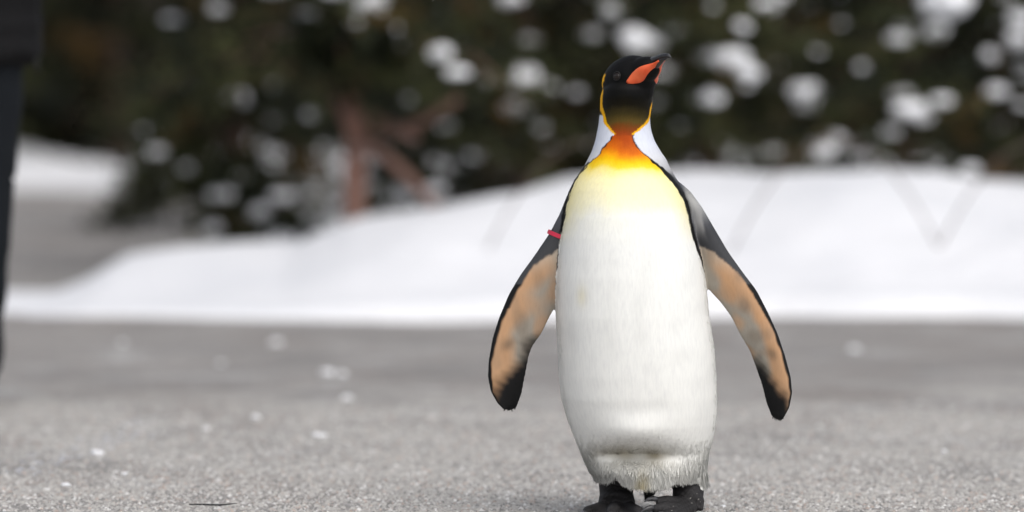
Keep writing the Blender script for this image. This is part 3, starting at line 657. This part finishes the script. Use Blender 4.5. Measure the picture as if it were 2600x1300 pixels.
for s_ in (-1, 1):
    sh = Vector((s_ * .185, .01, 1.40)); el = Vector((s_ * .235, -.04, 1.12)); wr_ = Vector((s_ * .07, -.25, 1.17))
    tub(bd, [(s_ * .12, .01, 1.39), sh, sh.lerp(el, .5), el], [.045, .042, .04, .038]); tub(bd, [el, el.lerp(wr_, .4), wr_], [.042, .04, .028])
    hd2 = (wr_ - el).normalized(); pc = wr_ + hd2 * .045 ; upv = Vector((0, 0, 1)); sdv = hd2.cross(upv).normalized(); bd.ell(pc, (.05, .040, .018), (hd2, upv, sdv))
    for k_, l_ in enumerate((.068, .078, .073, .058)):
        f0 = pc + hd2 * .035 + upv * (.030 - .020 * k_); curl = sdv * (-.5 if sdv.y > 0 else .5)
        f1 = f0 + hd2 * l_ * .45; f2 = f1 + (hd2 * .6 - curl * -1.2).normalized() * l_ * .32; f3 = f2 + (hd2 * .1 + curl * 1.2).normalized() * l_ * .25
        bd.tube([f0 - hd2 * .02, f1, f2, f3], [.0095, .009, .0085, .0075], 10)
    th0 = pc - hd2 * .015 + upv * .032; bd.tube([th0 - upv * .01, th0 + upv * .025 + hd2 * .015, th0 + upv * .035 + hd2 * .045], [.012, .0105, .009], 10)
link('body', remesh(bd.mesh(), .0055, 5), M_skin, per)
jk = MB()
zz = np.linspace(.845, 1.42, 44)
prof_x = lambda z: float(np.interp(z, [.845, .87, .95, 1.1, 1.25, 1.36, 1.42], [.205, .236, .238, .225, .225, .20, .13]))
rg_ = []
for z in zz:
    k_ = 1 + .010 * math.sin(z * 2 * math.pi / .062) * (1 if z > .90 else .3)
    a, b = prof_x(z) * k_, prof_x(z) * .68 * k_
    rg_.append([(a * math.cos(q * 2 * math.pi / 40) * (1 + .02 * math.sin(3 * q + z * 20)), b * math.sin(q * 2 * math.pi / 40) + .005, z + .006 * math.sin(q * .9)) for q in range(40)])
jk.loft(rg_)
jk.tube([(0, .01, 1.38), (0, .012, 1.45), (0, .005, 1.53)], [(.16, .10), (.085, .085), (.08, .085)], 24)
for s_ in (-1, 1):
    sh = Vector((s_ * .185, .01, 1.39)); el = Vector((s_ * .245, -.04, 1.12)); wr_ = Vector((s_ * .085, -.235, 1.168))
    n1 = 12; P1 = [Vector((s_ * .10, .01, 1.38))] + [sh.lerp(el, q / n1) for q in range(n1 + 1)]; jk.tube(P1, [.085] + [.082 - .012 * q / n1 + .005 * math.sin(q * 2.1) for q in range(n1 + 1)], 20)
    P2 = [el.lerp(wr_, q / n1) for q in range(n1 + 1)]; jk.tube(P2, [.072 - .018 * q / n1 + .005 * math.sin(q * 2.3) for q in range(n1 + 1)], 20)
jo = link('jacket', remesh(jk.mesh(), .007, 4), M_jkt, per)
mb = MB(); mb.tube([(0, -.165, .87), (0, -.17, 1.1), (0, -.165, 1.3), (0, -.105, 1.5)], [.006] * 4, 6); mb.build('zip', M_boot, jo)
mb = MB(); mb.tube([(.222, -.03, .875), (.226, -.032, .85), (.224, -.034, .83)], [.004, .004, .007], 8); mb.build('drawcord', M_boot, jo)
tr_ = MB()
for x in LX:
    s_ = 1 if x > 0 else -1
    pts, rad = [], []
    for q in np.linspace(0, 1, 30):
        z = .93 - q * .85
        ox = float(np.interp(z, [.08, .16, .35, .56, .70, .86, .93], [.138, .136, .152, .168, .180, .194, .190])); r0 = float(np.interp(z, [.08, .2, .4, .56, .75, .93], [.068, .068, .078, .082, .093, .098]))
        if x < 0: cx_ = x - .0
        else: cx_ = ox - r0
        pts.append((cx_ + .003 * math.sin(q * 37), .01 * math.sin(q * 6), z)); rad.append(r0 + .0035 * math.sin(q * 41 + s_) * (1 if z < .5 else .4))
    tr_.tube(pts, rad, 24)
tr_.tube([(0, 0, .80), (0, 0, .9), (0, 0, 1.02)], [(.13, .09), (.185, .12), (.17, .115)], 28)
to = link('trousers', remesh(tr_.mesh(), .007, 4), M_trs, per)
mb = MB(); mb.ell((.166, -.012, .565), (.005, .005, .005), nu=10, nv=6); mb.build('snow_speck', M_snow2, to)
for x in LX:
    s_ = 1 if x > 0 else -1; bo = MB(); x0 = x - .012 * s_ - (.012 if s_ > 0 else 0)
    bo.tube([(x0, .02, .20), (x0, .02, .12), (x0, .015, .06)], [.060, .056, .052], 18)
    bo.tube([(x0, .055, .048), (x0, .0, .05), (x0, -.07, .046), (x0 + .008 * s_, -.14, .040), (x0 + .008 * s_, -.20, .034)], [(.038, .044), (.044, .048), (.048, .044), (.050, .038), (.028, .026)], 18)
    me = remesh(bo.mesh(), .006, 3); b_o = link('boot', me, M_boot, per)
    sol = MB(); prof = [(-.032, .09), (.032, .09), (.044, 0), (.05, -.08), (.052, -.15), (.035, -.205), (0, -.225), (-.035, -.205), (-.052, -.15), (-.05, -.08), (-.044, 0)]
    sol.loft([[(x0 + a, b, z) for a, b in prof] for z in (.002, .024)]); sol.build('sole', M_boot, b_o, False)
cp = MB(); cp.ell((0, .004, 1.70), (.088, .105, .082)); cp.tube([(0, .002, 1.665), (0, .002, 1.705)], [(.090, .107), (.092, .109)], 28); link('knit_cap', remesh(cp.mesh(), .006, 3), M_knit, per)
for s_ in (-1, 1):
    mb = MB(); mb.ell((s_ * .030, -.103, 1.66), (.011, .008, .008), nu=12, nv=8); mb.build('eye', M_eye, per)

# ------------------------------------------------------------------ small things on the pavement
def icebit(seed):
    rr = random.Random(seed); bm = bmesh.new(); bmesh.ops.create_icosphere(bm, subdivisions=2, radius=1)
    for v3 in bm.verts:
        v3.co *= 1 + .35 * mnoise.noise(v3.co * 1.4 + Vector((seed * 3.1, 0, 0))); v3.co.z *= .6
    me = bpy.data.meshes.new('snow_crumb'); bm.to_mesh(me); bm.free(); return me
ice = [icebit(s_) for s_ in range(4)]
def gpos(px_, py_):
    d_ = (LENS / 36 * 2600) * CAMH / (py_ - 113); return PX(px_, d_), d_ - D
for q, (cx_, cy_, sz) in enumerate(((832, 942, .017), (868, 946, .014), (880, 1008, .011), (648, 1062, .011), (522, 1090, .008), (805, 1110, .012), (820, 1108, .008), (245, 1160, .013), (165, 1238, .009), (315, 1210, .007), (1838, 1291, .006), (2170, 890, .014), (1490, 1030, .008), (700, 870, .016), (2400, 1150, .006), (310, 868, .009), (560, 905, .009))):
    X0, Y0 = gpos(cx_, cy_); o = link('snow_crumb', ice[q % 4], M_snow2); o.scale = (sz * 1.3, sz, sz); o.rotation_euler = (0, 0, q * 1.7)
    o.location = (X0, Y0, float(ground_z(np.array([X0]), np.array([Y0]))[0]) + sz * .35)
    tag(o, 'small white snow crumb lying loose on the grey pavement', 'snow crumb', 'loose snow crumbs on the pavement')
tw = MB(); X0, Y0 = gpos(478, 1289); X1, Y1 = gpos(600, 1288); tw.tube([(X0, Y0, .005), (X0 * .7 + X1 * .3, Y0 + .01, .004), (X0 * .35 + X1 * .65, Y0 - .004, .004), (X1, Y1, .006)], [.0012, .0018, .0017, .0008], 6)
tag(tw.build('twig', M_trs), 'thin dark twig lying flat on the near pavement', 'twig')
# loose grit and icy dust, uncountable
r_ = np.random.default_rng(21)
gx, gy = [], []
for n0, y0, y1, hw in ((62000, -.85, .9, 1.12), (34000, .9, 3.2, 1.35)):
    gx.append(np.clip(r_.uniform(-hw, hw, n0) + r_.normal(size=n0) * .3, -3, 3)); gy.append(r_.uniform(y0, y1, n0) + r_.normal(size=n0) * .25)
gx = np.concatenate(gx); gy = np.concatenate(gy); NG = len(gx); gs = (r_.gamma(3, .0011, NG)).clip(.0012, .0065)
base = np.stack([gx, gy, ground_z(gx, gy) - gs * .15], 1)
octv = np.array([[1, 0, 0], [0, 1, 0], [-1, 0, 0], [0, -1, 0], [0, 0, .8], [0, 0, -.8]], float); octf = np.array([[0, 1, 4], [1, 2, 4], [2, 3, 4], [3, 0, 4], [1, 0, 5], [2, 1, 5], [3, 2, 5], [0, 3, 5]])
jit = 1 + r_.uniform(-.35, .35, (NG, 5, 3)); v = base[:, None, :] + octv[None, :5] * jit * gs[:, None, None]
f = (np.arange(NG)[:, None, None] * 5 + octf[None, :4]).reshape(-1, 3)
kk = r_.random((NG, 1)); gc = np.where(kk < .12, [[.62, .61, .60]], np.where(kk < .3, [[.24, .235, .23]], np.where(kk < .38, [[.44, .37, .33]], [[.44, .425, .405]]))) * r_.uniform(.8, 1.15, (NG, 1))
M_grit = mat('grit', rough=.8, spec=.2, pigment=True)
tag(link('grit', quads_np('grit', v.reshape(-1, 3), f, np.repeat(gc, 5, 0)), M_grit, None, False), 'fine loose grit scattered over the pavement', 'grit', kind='stuff')
M_ice = mat('dirty_ice', (.52, .53, .57), .5, .3)
# a trail of icy crumbs on the left
NI = 300; t_ = r_.random(NI); ppx = np.interp(t_, [0, 1], [20, 400]) + r_.normal(size=NI) * 45; ppy = np.interp(t_, [0, 1], [1205, 1075]) + r_.normal(size=NI) * 12
dist = (LENS / 36 * 2600) * CAMH / (ppy - 113); gx = (ppx - 1300) * S * dist / D; gy = dist - D; gs = r_.gamma(2, .0014, NI).clip(.001, .006)
base = np.stack([gx, gy, ground_z(gx, gy) + gs * .2], 1); jit = 1 + r_.uniform(-.4, .4, (NI, 6, 3)); v = base[:, None, :] + octv[None] * jit * gs[:, None, None] * np.array([1.3, 1.3, .7])
f = (np.arange(NI)[:, None, None] * 6 + octf[None]).reshape(-1, 3)
tag(link('ice_dust', quads_np('ice_dust', v.reshape(-1, 3), f), M_ice, None, False), 'trail of crumbled ice strewn across the pavement', 'ice', kind='stuff')
